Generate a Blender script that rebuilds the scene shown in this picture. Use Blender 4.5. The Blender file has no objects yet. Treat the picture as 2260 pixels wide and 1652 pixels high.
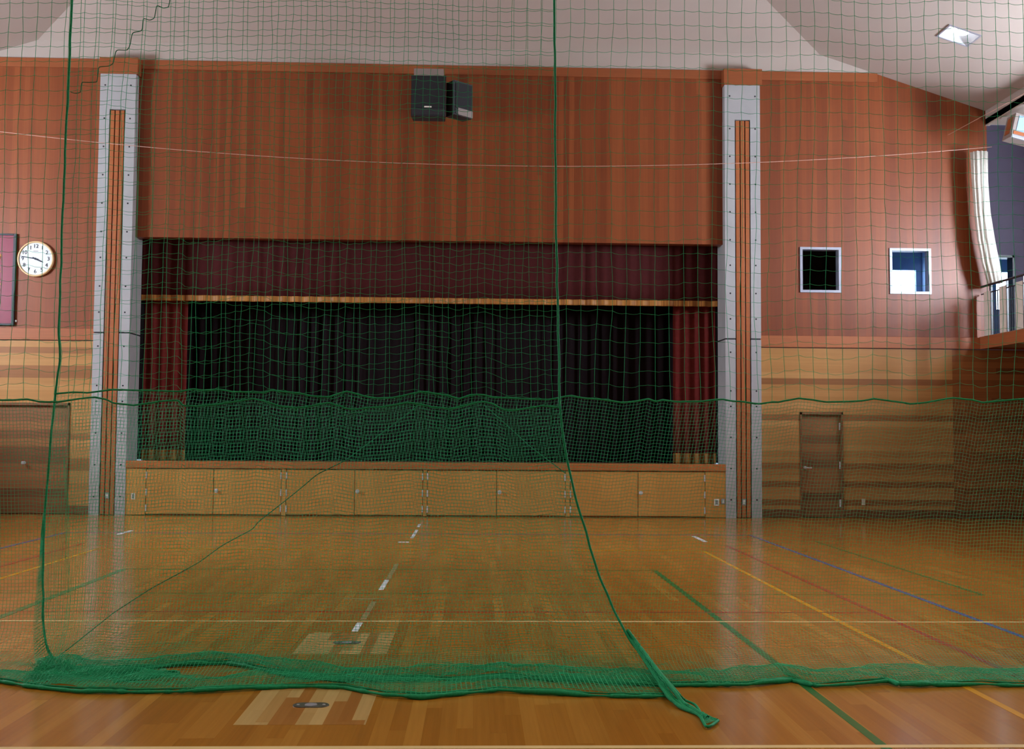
import bpy, bmesh, math, random
import numpy as np
from mathutils import Vector, Matrix

random.seed(7); rng = np.random.default_rng(11)
S = bpy.context.scene
COL = S.collection

# ---------------------------------------------------------------- camera
F = 2377.0                      # focal length in pixels of the 2260 x 1652 frame
EYE = np.array([0.0, 0.0, 1.6])
_dY = np.array([(1050 - 1130) / F, (826 - 955) / F, -1.0]); _dY /= np.linalg.norm(_dY)
_dX = np.array([1.0, -0.009, 0.0]); _dX[2] = -(_dX[0] * _dY[0] + _dX[1] * _dY[1]) / _dY[2]; _dX /= np.linalg.norm(_dX)
_dZ = np.cross(_dX, _dY)
ROT = np.array([_dX, _dY, _dZ])  # camera axes -> hall axes (x right, y to the stage, z up)
cam = bpy.data.cameras.new('camera'); cam_o = bpy.data.objects.new('camera', cam); COL.objects.link(cam_o)
cam.sensor_fit = 'HORIZONTAL'; cam.sensor_width = 36.0; cam.lens = F * 36.0 / 2260.0
cam.clip_start = 0.05; cam.clip_end = 200
cam_o.matrix_world = Matrix([[*ROT[0], EYE[0]], [*ROT[1], EYE[1]], [*ROT[2], EYE[2]], [0, 0, 0, 1]])
S.camera = cam_o

# ---------------------------------------------------------------- world, exposure
W = bpy.data.worlds.new('daylight'); S.world = W; W.use_nodes = True
W.node_tree.nodes['Background'].inputs[0].default_value = (0.55, 0.72, 1.0, 1)
W.node_tree.nodes['Background'].inputs[1].default_value = 1.0
S.view_settings.view_transform = 'Standard'; S.view_settings.look = 'None'
S.view_settings.gamma = 1.0; S.view_settings.use_curve_mapping = False
S.view_settings.exposure = -0.25
try:
    S.cycles.use_denoising = True
    S.cycles.max_bounces = 8; S.cycles.diffuse_bounces = 4; S.cycles.transparent_max_bounces = 12
    S.cycles.sample_clamp_indirect = 4.0
except Exception: pass

WINDOW_BAY = 122.0       # daylight through the uncurtained gallery window on each side
WINDOW_SIDE = 0.5       # the other gallery windows
FILL_REAR = 0.6  # added fill glow from behind the camera
LAMP_FILL_W = 25.0

# ---------------------------------------------------------------- helpers
def srgb(r, g, b):
    def c(v):
        v /= 255.0
        return v / 12.92 if v <= 0.04045 else ((v + 0.055) / 1.055) ** 2.4
    return (c(r), c(g), c(b), 1.0)

def ray(x, y): return ROT @ np.array([(x - 1130) / F, (826 - y) / F, -1.0])
def on_y(x, y, Y): r = ray(x, y); return EYE + r * (Y / r[1])       # point on the upright plane at depth Y
def on_floor(x, y, z=0.0): r = ray(x, y); return EYE + r * ((z - EYE[2]) / r[2])

class NT:
    def __init__(self, name):
        self.m = bpy.data.materials.new(name); self.m.use_nodes = True
        self.t = self.m.node_tree; self.b = self.t.nodes['Principled BSDF']
    def n(self, kind, **kw):
        o = self.t.nodes.new(kind)
        for k, v in kw.items(): setattr(o, k, v)
        return o
    def l(self, a, b): self.t.links.new(a, b)
    def math(self, op, a, b=None):
        o = self.n('ShaderNodeMath', operation=op)
        for i, v in enumerate((a, b)):
            if v is None: continue
            if isinstance(v, (int, float)): o.inputs[i].default_value = v
            else: self.l(v, o.inputs[i])
        return o.outputs[0]
    def comb(self, x, y, z=0.0):
        o = self.n('ShaderNodeCombineXYZ')
        for i, v in enumerate((x, y, z)):
            if isinstance(v, (int, float)): o.inputs[i].default_value = v
            else: self.l(v, o.inputs[i])
        return o.outputs[0]
    def white(self, vec):
        o = self.n('ShaderNodeTexWhiteNoise', noise_dimensions='3D'); self.l(vec, o.inputs['Vector']); return o.outputs['Value']
    def noise(self, vec, scale=1.0, detail=3.0):
        o = self.n('ShaderNodeTexNoise'); self.l(vec, o.inputs['Vector']); o.inputs['Scale'].default_value = scale
        o.inputs['Detail'].default_value = detail; return o.outputs['Fac']
    def ramp(self, fac, stops):
        o = self.n('ShaderNodeValToRGB'); e = o.color_ramp.elements
        e[0].position, e[0].color = stops[0]; e[1].position, e[1].color = stops[-1]
        for p, c in stops[1:-1]:
            x = e.new(p); x.color = c
        self.l(fac, o.inputs[0]); return o.outputs[0]
    def mix(self, fac, a, b, mode='MIX'):
        o = self.n('ShaderNodeMix', data_type='RGBA', blend_type=mode)
        if isinstance(fac, (int, float)): o.inputs[0].default_value = fac
        else: self.l(fac, o.inputs[0])
        for i, v in ((6, a), (7, b)):
            if isinstance(v, tuple): o.inputs[i].default_value = v
            else: self.l(v, o.inputs[i])
        return o.outputs[2]
    def xyz(self):
        tc = self.n('ShaderNodeTexCoord'); sp = self.n('ShaderNodeSeparateXYZ'); self.l(tc.outputs['Object'], sp.inputs[0])
        return tc.outputs['Object'], sp.outputs[0], sp.outputs[1], sp.outputs[2]

def plain(name, col, rough=0.6, metal=0.0, spec=0.5, var=0.06, vscale=6.0):
    k = NT(name); co, x, y, z = k.xyz()
    f = k.noise(co, vscale, 4.0)
    dark = tuple(c * (1 - var) for c in col[:3]) + (1,); lite = tuple(min(1, c * (1 + var)) for c in col[:3]) + (1,)
    k.l(k.ramp(f, [(0.3, dark), (0.7, lite)]), k.b.inputs['Base Color'])
    k.b.inputs['Roughness'].default_value = rough; k.b.inputs['Metallic'].default_value = metal
    k.b.inputs['Specular IOR Level'].default_value = spec
    return k.m

def planks(name, along, across, width, length, stops, rough=0.45, grain=0.25, groove=0.02, groove_dark=0.55, spec=0.4, coat=0.0, seed=0.0, stagger=1.0):
    k = NT(name); co, x, y, z = k.xyz(); ax = {'x': x, 'y': y, 'z': z}
    u, v = ax[along], ax[across]
    vv = k.math('DIVIDE', v, width); idx = k.math('FLOOR', vv); fr = k.math('FRACT', vv)
    off = k.math('MULTIPLY', k.white(k.comb(idx, 3.7 + seed)), length * stagger)
    uu = k.math('DIVIDE', k.math('ADD', u, off), length); seg = k.math('FLOOR', uu); fu = k.math('FRACT', uu)
    tone = k.white(k.comb(idx, seg, 1.3 + seed))
    base = k.ramp(tone, stops)
    gv = k.comb(k.math('MULTIPLY', u, 1.2), k.math('MULTIPLY', v, 38.0), k.math('MULTIPLY', tone, 50.0))
    g = k.noise(gv, 1.0, 4.0)
    gcol = k.ramp(g, [(0.25, (1 - grain,) * 3 + (1,)), (0.75, (1 + grain * 0.35,) * 3 + (1,))])
    c = k.mix(1.0, base, gcol, 'MULTIPLY')
    edge = k.math('LESS_THAN', fr, groove)
    endg = k.math('LESS_THAN', fu, 0.004 / length)
    e = k.math('MAXIMUM', edge, endg)
    dk = k.mix(1.0, c, (groove_dark, groove_dark * 0.95, groove_dark * 0.9, 1), 'MULTIPLY')
    c2 = k.mix(e, c, dk)
    k.l(c2, k.b.inputs['Base Color'])
    k.b.inputs['Roughness'].default_value = rough; k.b.inputs['Specular IOR Level'].default_value = spec
    k.b.inputs['Coat Weight'].default_value = coat; k.b.inputs['Coat Roughness'].default_value = 0.12
    return k.m

def emit(name, col, strength):
    k = NT(name); k.b.inputs['Base Color'].default_value = (0.8, 0.8, 0.8, 1)
    k.b.inputs['Emission Color'].default_value = col; k.b.inputs['Emission Strength'].default_value = strength
    return k.m

def glass(name, tint=(0.95, 0.97, 1, 1), gloss=0.012):
    k = NT(name); out = k.t.nodes['Material Output']
    tr = k.n('ShaderNodeBsdfTransparent'); tr.inputs[0].default_value = tint
    gl = k.n('ShaderNodeBsdfGlossy'); gl.inputs['Roughness'].default_value = 0.03
    mx = k.n('ShaderNodeMixShader'); mx.inputs[0].default_value = gloss
    k.l(tr.outputs[0], mx.inputs[1]); k.l(gl.outputs[0], mx.inputs[2]); k.l(mx.outputs[0], out.inputs[0])
    return k.m

def tag(o, label=None, cat=None, group=None, kind=None):
    if label: o['label'] = label
    if cat: o['category'] = cat
    if group: o['group'] = group
    if kind: o['kind'] = kind
    return o

def empty(name, loc, label, cat, group=None, rz=0.0):
    o = bpy.data.objects.new(name, None); COL.objects.link(o); o.location = loc; o.rotation_euler = (0, 0, rz)
    o.empty_display_size = 0.1
    return tag(o, label, cat, group)

class MB:
    """collects shapes into one mesh; coordinates are in the space of the object's parent"""
    def __init__(self): self.v = []; self.f = []; self.mi = []; self.cur = 0
    def add(self, vs, fs):
        b = len(self.v); self.v += [tuple(map(float, p)) for p in vs]
        for f in fs: self.f.append(tuple(b + i for i in f)); self.mi.append(self.cur)
        return self
    def box(self, x0, x1, y0, y1, z0, z1, M=None):
        vs = [(x, y, z) for x in (x0, x1) for y in (y0, y1) for z in (z0, z1)]
        if M is not None: vs = [M @ Vector(p) for p in vs]
        return self.add(vs, [(0, 1, 3, 2), (4, 6, 7, 5), (0, 4, 5, 1), (2, 3, 7, 6), (0, 2, 6, 4), (1, 5, 7, 3)])
    def bevel_box(self, x0, x1, y0, y1, z0, z1, b=0.01, M=None):
        bm = bmesh.new(); bmesh.ops.create_cube(bm, size=1.0)
        for q in bm.verts:
            q.co = Vector(((x0 + x1) / 2 + q.co.x * (x1 - x0), (y0 + y1) / 2 + q.co.y * (y1 - y0), (z0 + z1) / 2 + q.co.z * (z1 - z0)))
        bmesh.ops.bevel(bm, geom=bm.edges[:], offset=b, segments=2, affect='EDGES', profile=0.5)
        bm.verts.index_update()
        vs = [(M @ q.co if M is not None else q.co.copy()) for q in bm.verts]; fs = [[q.index for q in f.verts] for f in bm.faces]
        bm.free(); return self.add(vs, fs)
    def prism(self, pts, d0, d1, axis='y'):
        """closed outline pts (a, b) swept from d0 to d1 along axis; axis y: (x, z); axis z: (x, y); axis x: (y, z)"""
        n = len(pts)
        mk = {'y': lambda a, b, d: (a, d, b), 'z': lambda a, b, d: (a, b, d), 'x': lambda a, b, d: (d, a, b)}[axis]
        vs = [mk(a, b, d0) for a, b in pts] + [mk(a, b, d1) for a, b in pts]
        fs = [tuple(range(n)), tuple(range(2 * n - 1, n - 1, -1))] + [(i, i + n, (i + 1) % n + n, (i + 1) % n) for i in range(n)]
        return self.add(vs, fs)
    def lathe(self, prof, n=32, axis='z', c=(0, 0, 0), M=None, caps=True):
        vs = []; fs = []
        for r, h in prof:
            for i in range(n):
                a = 2 * math.pi * i / n; p, q = r * math.cos(a), r * math.sin(a)
                vs.append({'z': (p, q, h), 'y': (p, h, q), 'x': (h, p, q)}[axis])
        vs = [Vector(p) + Vector(c) for p in vs]
        if M is not None: vs = [M @ p for p in vs]
        for k in range(len(prof) - 1):
            for i in range(n): fs.append((k * n + i, k * n + (i + 1) % n, (k + 1) * n + (i + 1) % n, (k + 1) * n + i))
        if caps: fs.append(tuple(range(n))); fs.append(tuple((len(prof) - 1) * n + i for i in range(n)))
        return self.add(vs, fs)
    def tube(self, pts, r, n=8, closed=False):
        V, Fc = sweep(np.array(pts, float)[None], r, n)
        return self.add(V.tolist(), Fc.tolist())
    def build(self, name, mats, parent=None, smooth=False):
        me = bpy.data.meshes.new(name); me.from_pydata(self.v, [], self.f)
        mats = mats if isinstance(mats, (list, tuple)) else [mats]
        for m in mats: me.materials.append(m)
        if len(mats) > 1: me.polygons.foreach_set('material_index', self.mi)
        bm = bmesh.new(); bm.from_mesh(me); bmesh.ops.recalc_face_normals(bm, faces=bm.faces); bm.to_mesh(me); bm.free()
        if smooth: me.polygons.foreach_set('use_smooth', [True] * len(me.polygons))
        me.update()
        o = bpy.data.objects.new(name, me); COL.objects.link(o)
        if parent is not None: o.parent = parent
        return o

def sweep(P, r, n=4, radii=None):
    """P: (lines, points, 3) -> tube vertices and quads for all lines at once"""
    L, K, _ = P.shape
    T = np.empty_like(P); T[:, 1:-1] = P[:, 2:] - P[:, :-2]; T[:, 0] = P[:, 1] - P[:, 0]; T[:, -1] = P[:, -1] - P[:, -2]
    T /= np.maximum(np.linalg.norm(T, axis=2, keepdims=True), 1e-9)
    ref = np.where(np.abs(T[..., 1:2]) < 0.8, np.array([0, 1.0, 0]), np.array([0, 0, 1.0]))
    U = ref - (ref * T).sum(2, keepdims=True) * T; U /= np.maximum(np.linalg.norm(U, axis=2, keepdims=True), 1e-9)
    Wv = np.cross(T, U)
    a = np.arange(n) * 2 * np.pi / n + np.pi / 4
    rr = r if radii is None else radii[..., None, None]
    V = P[:, :, None, :] + rr * (np.cos(a)[None, None, :, None] * U[:, :, None, :] + np.sin(a)[None, None, :, None] * Wv[:, :, None, :])
    idx = np.arange(L * K * n).reshape(L, K, n)
    a0 = idx[:, :-1, :]; b0 = np.roll(idx, -1, axis=2)[:, :-1, :]; a1 = idx[:, 1:, :]; b1 = np.roll(idx, -1, axis=2)[:, 1:, :]
    Q = np.stack([a0, b0, b1, a1], axis=-1).reshape(-1, 4)
    return V.reshape(-1, 3), Q

def fast_mesh(name, parts, mat, parent=None, smooth=True):
    """parts: list of (verts, quads)"""
    vs = []; qs = []; b = 0
    for v, q in parts: vs.append(v); qs.append(q + b); b += len(v)
    V = np.concatenate(vs); Q = np.concatenate(qs)
    me = bpy.data.meshes.new(name); me.vertices.add(len(V)); me.vertices.foreach_set('co', V.astype(np.float32).ravel())
    me.loops.add(Q.size); me.loops.foreach_set('vertex_index', Q.astype(np.int32).ravel())
    me.polygons.add(len(Q)); me.polygons.foreach_set('loop_start', np.arange(0, Q.size, 4, dtype=np.int32))
    try: me.polygons.foreach_set('loop_total', np.full(len(Q), 4, dtype=np.int32))
    except Exception: pass
    me.update(calc_edges=True); me.validate()
    me.materials.append(mat)
    if smooth: me.polygons.foreach_set('use_smooth', np.ones(len(me.polygons), dtype=bool))
    o = bpy.data.objects.new(name, me); COL.objects.link(o)
    if parent is not None: o.parent = parent
    return o

def copy_tree(o, parent=None):
    c = o.copy(); COL.objects.link(c)
    if parent is not None: c.parent = parent
    for ch in list(o.children): copy_tree(ch, c)
    return c

# ---------------------------------------------------------------- materials
M = {}
M['red_wood'] = planks('vertical red-brown boards', 'z', 'x', 0.105, 30.0, [(0.0, srgb(121, 58, 28)), (0.35, srgb(131, 65, 31)), (0.7, srgb(139, 71, 35)), (1.0, srgb(149, 79, 41))], rough=0.42, grain=0.18, groove=0.035, groove_dark=0.72)
M['trim_wood'] = planks('orange-brown trim wood', 'x', 'z', 0.4, 3.6, [(0.0, srgb(166, 96, 58)), (1.0, srgb(178, 106, 64))], rough=0.4, grain=0.18, groove=0.0)
M['cap_wood'] = planks('red-brown cap wood', 'x', 'z', 0.6, 4.0, [(0.0, srgb(150, 82, 46)), (1.0, srgb(160, 90, 52))], rough=0.4, grain=0.15, groove=0.0)
M['light_wood'] = planks('horizontal light boards', 'x', 'z', 0.118, 4.7, [(0.0, srgb(148, 96, 54)), (0.24, srgb(154, 101, 57)), (0.30, srgb(180, 128, 72)), (0.7, srgb(188, 136, 78)), (1.0, srgb(200, 150, 92))], rough=0.4, grain=0.12, groove=0.02, groove_dark=0.8, seed=2.0, stagger=0.0)
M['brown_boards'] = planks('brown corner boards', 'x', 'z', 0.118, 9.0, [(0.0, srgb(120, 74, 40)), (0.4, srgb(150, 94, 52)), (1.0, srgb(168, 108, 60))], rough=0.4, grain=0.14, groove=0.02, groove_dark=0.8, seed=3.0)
M['door_wood'] = planks('brown door boards', 'x', 'z', 0.16, 30.0, [(0.0, srgb(120, 78, 50)), (0.5, srgb(142, 94, 60)), (1.0, srgb(166, 112, 70))], rough=0.4, grain=0.18, groove=0.02, groove_dark=0.8, seed=5.0)
M['stage_wood'] = planks('stage front veneer', 'z', 'x', 0.35, 3.0, [(0.0, srgb(192, 134, 62)), (1.0, srgb(202, 144, 70))], rough=0.42, grain=0.12, groove=0.0)
M['nosing'] = planks('stage edge wood', 'x', 'z', 0.3, 3.2, [(0.0, srgb(172, 98, 50)), (1.0, srgb(184, 108, 56))], rough=0.35, grain=0.15, groove=0.0)
M['base_wood'] = planks('baseboard wood', 'x', 'z', 0.3, 3.0, [(0.0, srgb(120, 78, 50)), (1.0, srgb(134, 88, 56))], rough=0.4, grain=0.15, groove=0.0)
M['floor'] = planks('polished strip floor', 'y', 'x', 0.09, 1.5, [(0.0, srgb(164, 104, 32)), (0.4, srgb(171, 111, 36)), (0.8, srgb(177, 117, 41)), (1.0, srgb(187, 128, 50))], rough=0.17, grain=0.14, groove=0.012, groove_dark=0.8, spec=0.5, seed=1.0)
M['maple'] = planks('pale maple strips', 'y', 'x', 0.075, 0.9, [(0.0, srgb(164, 104, 46)), (0.4, srgb(172, 116, 58)), (0.5, srgb(190, 150, 92)), (1.0, srgb(206, 170, 112))], rough=0.18, grain=0.12, groove=0.012, groove_dark=0.85, seed=9.0)
M['ceiling'] = plain('painted ceiling board', srgb(180, 166, 156), 0.9, spec=0.1, var=0.015, vscale=1.5)
M['plaster'] = plain('white plaster', srgb(184, 170, 160), 0.9, spec=0.1, var=0.015, vscale=1.5)
M['concrete'] = plain('fair-faced concrete', srgb(168, 166, 166), 0.75, var=0.07, vscale=2.2)
M['hole'] = plain('dark hole', srgb(40, 40, 42), 0.9)
M['groove'] = plain('shadow gap black', srgb(26, 16, 12), 0.9)
M['slat'] = planks('pillar slat wood', 'z', 'x', 3.0, 4.0, [(0.0, srgb(164, 92, 52)), (1.0, srgb(176, 102, 58))], rough=0.42, grain=0.15, groove=0.0)
M['black'] = plain('matt black paint', srgb(24, 20, 22), 0.9, spec=0.15)
M['black_cloth'] = plain('black curtain cloth', srgb(30, 22, 24), 0.95, spec=0.05)
M['red_cloth'] = plain('dark red velvet', srgb(120, 48, 46), 0.9, spec=0.1, var=0.1, vscale=12)
M['maroon_cloth'] = plain('maroon velvet', srgb(72, 29, 29), 0.9, spec=0.1, var=0.1, vscale=12)
M['gold_fringe'] = planks('gold fringe threads', 'z', 'x', 0.02, 9.0, [(0.0, srgb(150, 92, 34)), (1.0, srgb(196, 134, 58))], rough=0.6, grain=0.2, groove=0.1)
M['net'] = plain('green net twine', srgb(40, 180, 124), 0.6, spec=0.3, var=0.12, vscale=9)
M['rope'] = plain('green border rope', srgb(18, 146, 96), 0.65, spec=0.3, var=0.2, vscale=70)
M['cord'] = plain('dark green cord', srgb(24, 118, 84), 0.7, spec=0.2)
M['white_paint'] = plain('white enamel', srgb(244, 240, 228), 0.5)
M['alu'] = plain('brushed aluminium', srgb(160, 160, 172), 0.4, metal=0.3)
M['chrome'] = plain('polished steel', srgb(214, 214, 220), 0.3, metal=0.35)
M['socket_steel'] = plain('scuffed steel', srgb(120, 122, 118), 0.35, metal=0.7, var=0.25, vscale=60)
M['plastic_white'] = plain('white plastic', srgb(224, 222, 212), 0.4)
M['grey_plastic'] = plain('grey plastic', srgb(140, 140, 144), 0.5)
M['dark'] = plain('dark slot', srgb(30, 30, 30), 0.7)
M['black_metal'] = plain('black steel', srgb(34, 36, 42), 0.4)
M['speaker'] = plain('black speaker cabinet', srgb(42, 40, 46), 0.6)
M['grille'] = plain('black speaker grille', srgb(28, 26, 30), 0.8, var=0.3, vscale=120)
M['taupe'] = plain('grey taupe metal', srgb(140, 126, 120), 0.6)
M['white_cloth'] = plain('white net cloth', srgb(226, 220, 208), 0.9, spec=0.05, var=0.08, vscale=20)
M['wire'] = plain('pale steel wire', srgb(205, 160, 145), 0.5)
M['blue_line'] = plain('blue court paint', srgb(66, 88, 150), 0.25)
M['red_line'] = plain('red court paint', srgb(160, 44, 34), 0.25)
M['yellow_line'] = plain('yellow court paint', srgb(214, 150, 22), 0.25)
M['green_line'] = plain('green court paint', srgb(34, 108, 50), 0.25)
M['white_line'] = plain('cream court paint', srgb(236, 206, 150), 0.25)
M['tape'] = plain('white floor tape', srgb(232, 236, 246), 0.3)
M['worn_tape'] = plain('worn grey floor tape', srgb(158, 134, 92), 0.3)
M['room_blue'] = plain('blue grey paint', srgb(150, 180, 214), 0.8)
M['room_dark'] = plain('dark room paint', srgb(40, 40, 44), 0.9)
M['maroon_board'] = plain('maroon lacquer board', srgb(132, 40, 62), 0.35)
M['gold'] = plain('gold paint', srgb(170, 118, 64), 0.45)
M['clock_face'] = plain('clock face white', srgb(226, 228, 230), 0.5, var=0.01)
M['clock_rim'] = plain('cream clock rim', srgb(226, 190, 140), 0.4)
M['ink'] = plain('dark blue black ink', srgb(30, 34, 52), 0.6)
M['navy'] = plain('dark blue grey boards', srgb(58, 50, 70), 0.7)  # shade over the gallery's end wall, put into the board colour
M['glass'] = glass('window glass')
M['lens'] = glass('clock glass', gloss=0.05)
M['sky_pane'] = emit('bright daylight pane', (0.66, 0.82, 1.0, 1), 9.0)
M['win_bay'] = emit('clear daylight pane', (0.76, 0.87, 1.0, 1), WINDOW_BAY)
M['win_side'] = emit('shaded daylight pane', (1.0, 0.95, 0.86, 1), WINDOW_SIDE)
M['win_b'] = emit('daylight pane rear', (1.0, 0.94, 0.84, 1), FILL_REAR)
M['lamp'] = emit('mercury lamp glow', (0.90, 0.94, 1.0, 1), 4.5)
M['reflector'] = plain('white lamp reflector', srgb(205, 205, 208), 0.35)

# ---------------------------------------------------------------- the hall
CX = -0.9                    # middle of the hall
D = 20.9                     # stage wall
HALF, OUT = 11.03, 12.7      # gallery front, outer walls
REAR = -9.0
XL, XR = CX - HALF, CX + HALF
XLO, XRO = CX - OUT, CX + OUT
def struct(name, mb, mat, parent=None, **kw): return tag(mb.build(name, mat, parent, **kw), kind='structure')

def cells(mb, a0, a1, b0, b1, holes, put):
    """rectangle (a, b) minus rectangular holes, as boxes"""
    As = sorted({a0, a1, *[min(max(h[i], a0), a1) for h in holes for i in (0, 1)]})
    Bs = sorted({b0, b1, *[min(max(h[i], b0), b1) for h in holes for i in (2, 3)]})
    for i in range(len(As) - 1):
        for j in range(len(Bs) - 1):
            ca, cb = (As[i] + As[i + 1]) / 2, (Bs[j] + Bs[j + 1]) / 2
            if any(h[0] < ca < h[1] and h[2] < cb < h[3] for h in holes): continue
            put(As[i], As[i + 1], Bs[j], Bs[j + 1])

floor_o = struct('floor', MB().box(XLO - 0.2, XRO + 0.2, REAR - 0.2, D + 0.3, -0.2, 0.0), M['floor'])

ZL, ZT = 3.31, 3.55          # light boards up to ZL, trim band up to ZT
SX0, SX1 = -6.62, 4.83       # stage opening
STAGE_Z, OPEN_Z = 1.03, 5.34
RA, RW, RS = 7.7, 8.84, 0.324   # roof: hip start, end of the level wall top, slope
ZTOP = 8.81
def roof_z(off): return ZTOP - RS * (off - RW)
win1 = (6.36, 7.18, 4.41, 5.31); win2 = (8.15, 8.98, 4.40, 5.31)
gdoor = (10.16, 10.66, 3.6, 5.2)
door_r = (6.34, 7.19, 0.0, 2.06); door_l = (-9.5, -7.77, 0.0, 2.12)
# upper wall of upright boards
m = MB()
put = lambda a0, a1, b0, b1: m.box(a0, a1, D, D + 0.22, b0, b1)
cells(m, XL, SX0 - 0.06, ZT, 7.9, [], put); cells(m, SX0 - 0.06, SX1 + 0.06, OPEN_Z, 7.9, [], put)
cells(m, SX1 + 0.06, XR + 0.02, ZT, 7.82, [win1, win2], put)
cells(m, SX1 + 0.06, XR, 7.82, 7.9, [], put); cells(m, XLO, XL, ZT, 7.82, [], put)
m.prism([(XL, 7.9), (XR, 7.9), (XR, roof_z(HALF)), (CX + RW, ZTOP), (CX - RW, ZTOP), (XL, roof_z(HALF))], D, D + 0.22)
struct('wall_back_upper', m, M['red_wood'])
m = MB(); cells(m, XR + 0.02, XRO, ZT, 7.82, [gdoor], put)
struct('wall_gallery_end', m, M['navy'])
m = MB()
cells(m, XLO, SX0 - 0.02, 0.0, ZL, [door_l], put); cells(m, SX1 + 0.02, 9.38, 0.0, ZL, [door_r], put)
struct('wall_back_lower', m, M['light_wood'])
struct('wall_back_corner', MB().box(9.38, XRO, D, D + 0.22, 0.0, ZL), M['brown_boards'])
struct('trim_1', MB().bevel_box(XLO, -7.29, D - 0.035, D + 0.2, ZL + 0.012, ZT, 0.006), M['trim_wood'])
struct('trim_2', MB().bevel_box(5.53, XRO, D - 0.035, D + 0.2, ZL + 0.012, ZT, 0.006), M['trim_wood'])
struct('trim_3', MB().box(CX - RW, CX + RW, D - 0.03, D + 0.1, ZTOP - 0.17, ZTOP + 0.005), M['cap_wood'])
struct('baseboard_left', MB().box(XLO, door_l[0], D - 0.02, D + 0.1, 0.012, 0.16).box(door_l[1], -7.3, D - 0.02, D + 0.1, 0.012, 0.16), M['base_wood'])
struct('baseboard_right', MB().box(5.53, door_r[0], D - 0.02, D + 0.1, 0.012, 0.16).box(door_r[1], XRO, D - 0.02, D + 0.1, 0.012, 0.16), M['base_wood'])
# white wall strip above the boards and the hipped ceiling
m = MB(); m.prism([(CX - RW, ZTOP), (CX + RW, ZTOP), (CX + RA, roof_z(RA)), (CX + RA, roof_z(RA) + 0.12), (CX - RA, roof_z(RA) + 0.12), (CX - RA, roof_z(RA))], D - 0.004, D + 0.22)
struct('wall_back_gable', m, M['plaster'])
lamp_hole = (8.18, 8.70, 18.1, 18.6)
def slope_pt(x, y): return (x, y, roof_z(abs(x - CX)))
rise = RA - 0.0
apex_y = D - RA
zr = roof_z(0.0)
m = MB(); m.add([(CX - RA, D, roof_z(RA)), (CX + RA, D, roof_z(RA)), (CX, apex_y, zr)], [(0, 1, 2)])
cf = struct('ceiling_stage_end', m, M['ceiling'])
# side slopes; the right one has an opening for the recessed lamp
def slope_poly(mb, pts): mb.add([slope_pt(x, y) for x, y in pts], [tuple(range(len(pts)))])
m = MB()
slope_poly(m, [(XL, REAR), (CX, REAR), (CX, apex_y), (CX - RA, D), (XL, D + 0.2)])
cl = struct('ceiling_left', m, M['ceiling'])
lx0, lx1, ly0, ly1 = lamp_hole
hip = lambda x: D - (CX + RA - x) if x < CX + RA else D + 0.2
m = MB()
slope_poly(m, [(CX, REAR), (lx0, REAR), (lx0, D + 0.2), (CX + RA, D + 0.2), (CX + RA, D), (CX, apex_y)])
slope_poly(m, [(lx0, REAR), (lx1, REAR), (lx1, ly0), (lx0, ly0)])
slope_poly(m, [(lx0, ly1), (lx1, ly1), (lx1, D + 0.2), (lx0, D + 0.2)])
slope_poly(m, [(lx1, REAR), (XR, REAR), (XR, D + 0.2), (lx1, D + 0.2)])
cr = struct('ceiling_right', m, M['ceiling'])
# eaves fascia, gallery ceilings, galleries, outer walls
for sx, side in ((1, 'right'), (-1, 'left')):
    e = CX + sx * HALF; o_ = CX + sx * OUT
    lo, hi = min(e, o_), max(e, o_)
    mm = MB(); mm.box(min(e, e + sx * 0.08), max(e, e + sx * 0.08), REAR, D, 7.80, roof_z(HALF) + 0.02)
    struct('trim_' + ('4' if sx > 0 else '5'), mm, M['plaster'])
    struct('ceiling_gallery_' + side, MB().box(lo, hi, REAR, D, 7.822, 7.94), M['plaster'])
    g = MB(); ge = CX + sx * (HALF - 0.17)
    g.box(min(ge, o_), max(ge, o_), REAR, D - 0.002, 3.36, 3.57)
    struct('floor_gallery_' + side, g, M['plaster'])
    g = MB(); g.box(min(ge - sx * 0.03, ge), max(ge - sx * 0.03, ge), REAR, D - 0.002, 3.32, 3.56)
    struct('trim_' + ('6' if sx > 0 else '7'), g, M['trim_wood'])
    wy = [REAR + 1.2 + 3.2 * i for i in range(9)]
    holes = [(y, y + 2.5, 4.4, 6.3) for y in wy if y + 2.5 < 18.0]
    mm = MB()
    cells(mm, REAR, D, 0.0, 7.92, holes, lambda a0, a1, b0, b1: mm.box(min(o_, o_ + sx * 0.2), max(o_, o_ + sx * 0.2), a0, a1, b0, b1))
    struct('wall_' + side, mm, M['light_wood'] if False else M['red_wood'])
    for i, h in enumerate(holes):
        w = MB(); x = o_ + sx * 0.12
        w.box(x - 0.01, x + 0.01, h[0] + 0.03, h[1] - 0.03, h[2] + 0.03, h[3] - 0.03)
        wo = struct('window_%d' % ((10 if sx > 0 else 30) + i), w, M['win_bay'] if i == len(holes) - 1 else M['win_side'])
        fr = MB()
        for (a0, a1, b0, b1) in ((h[0], h[1], h[2], h[2] + 0.05), (h[0], h[1], h[3] - 0.05, h[3]), (h[0], h[0] + 0.05, h[2], h[3]), (h[1] - 0.05, h[1], h[2], h[3]), ((h[0] + h[1]) / 2 - 0.03, (h[0] + h[1]) / 2 + 0.03, h[2], h[3])):
            fr.box(x - sx * 0.02 - 0.025, x - sx * 0.02 + 0.025, a0, a1, b0, b1)
        struct('window_frame', fr, M['alu'], wo)
rear_holes = [(CX - 9 + 3.7 * i, CX - 9 + 3.7 * i + 3.2, 4.2, 7.2) for i in range(5)]
m = MB()
cells(m, XLO, XRO, 0.0, 7.92, rear_holes, lambda a0, a1, b0, b1: m.box(a0, a1, REAR - 0.2, REAR, b0, b1))
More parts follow.
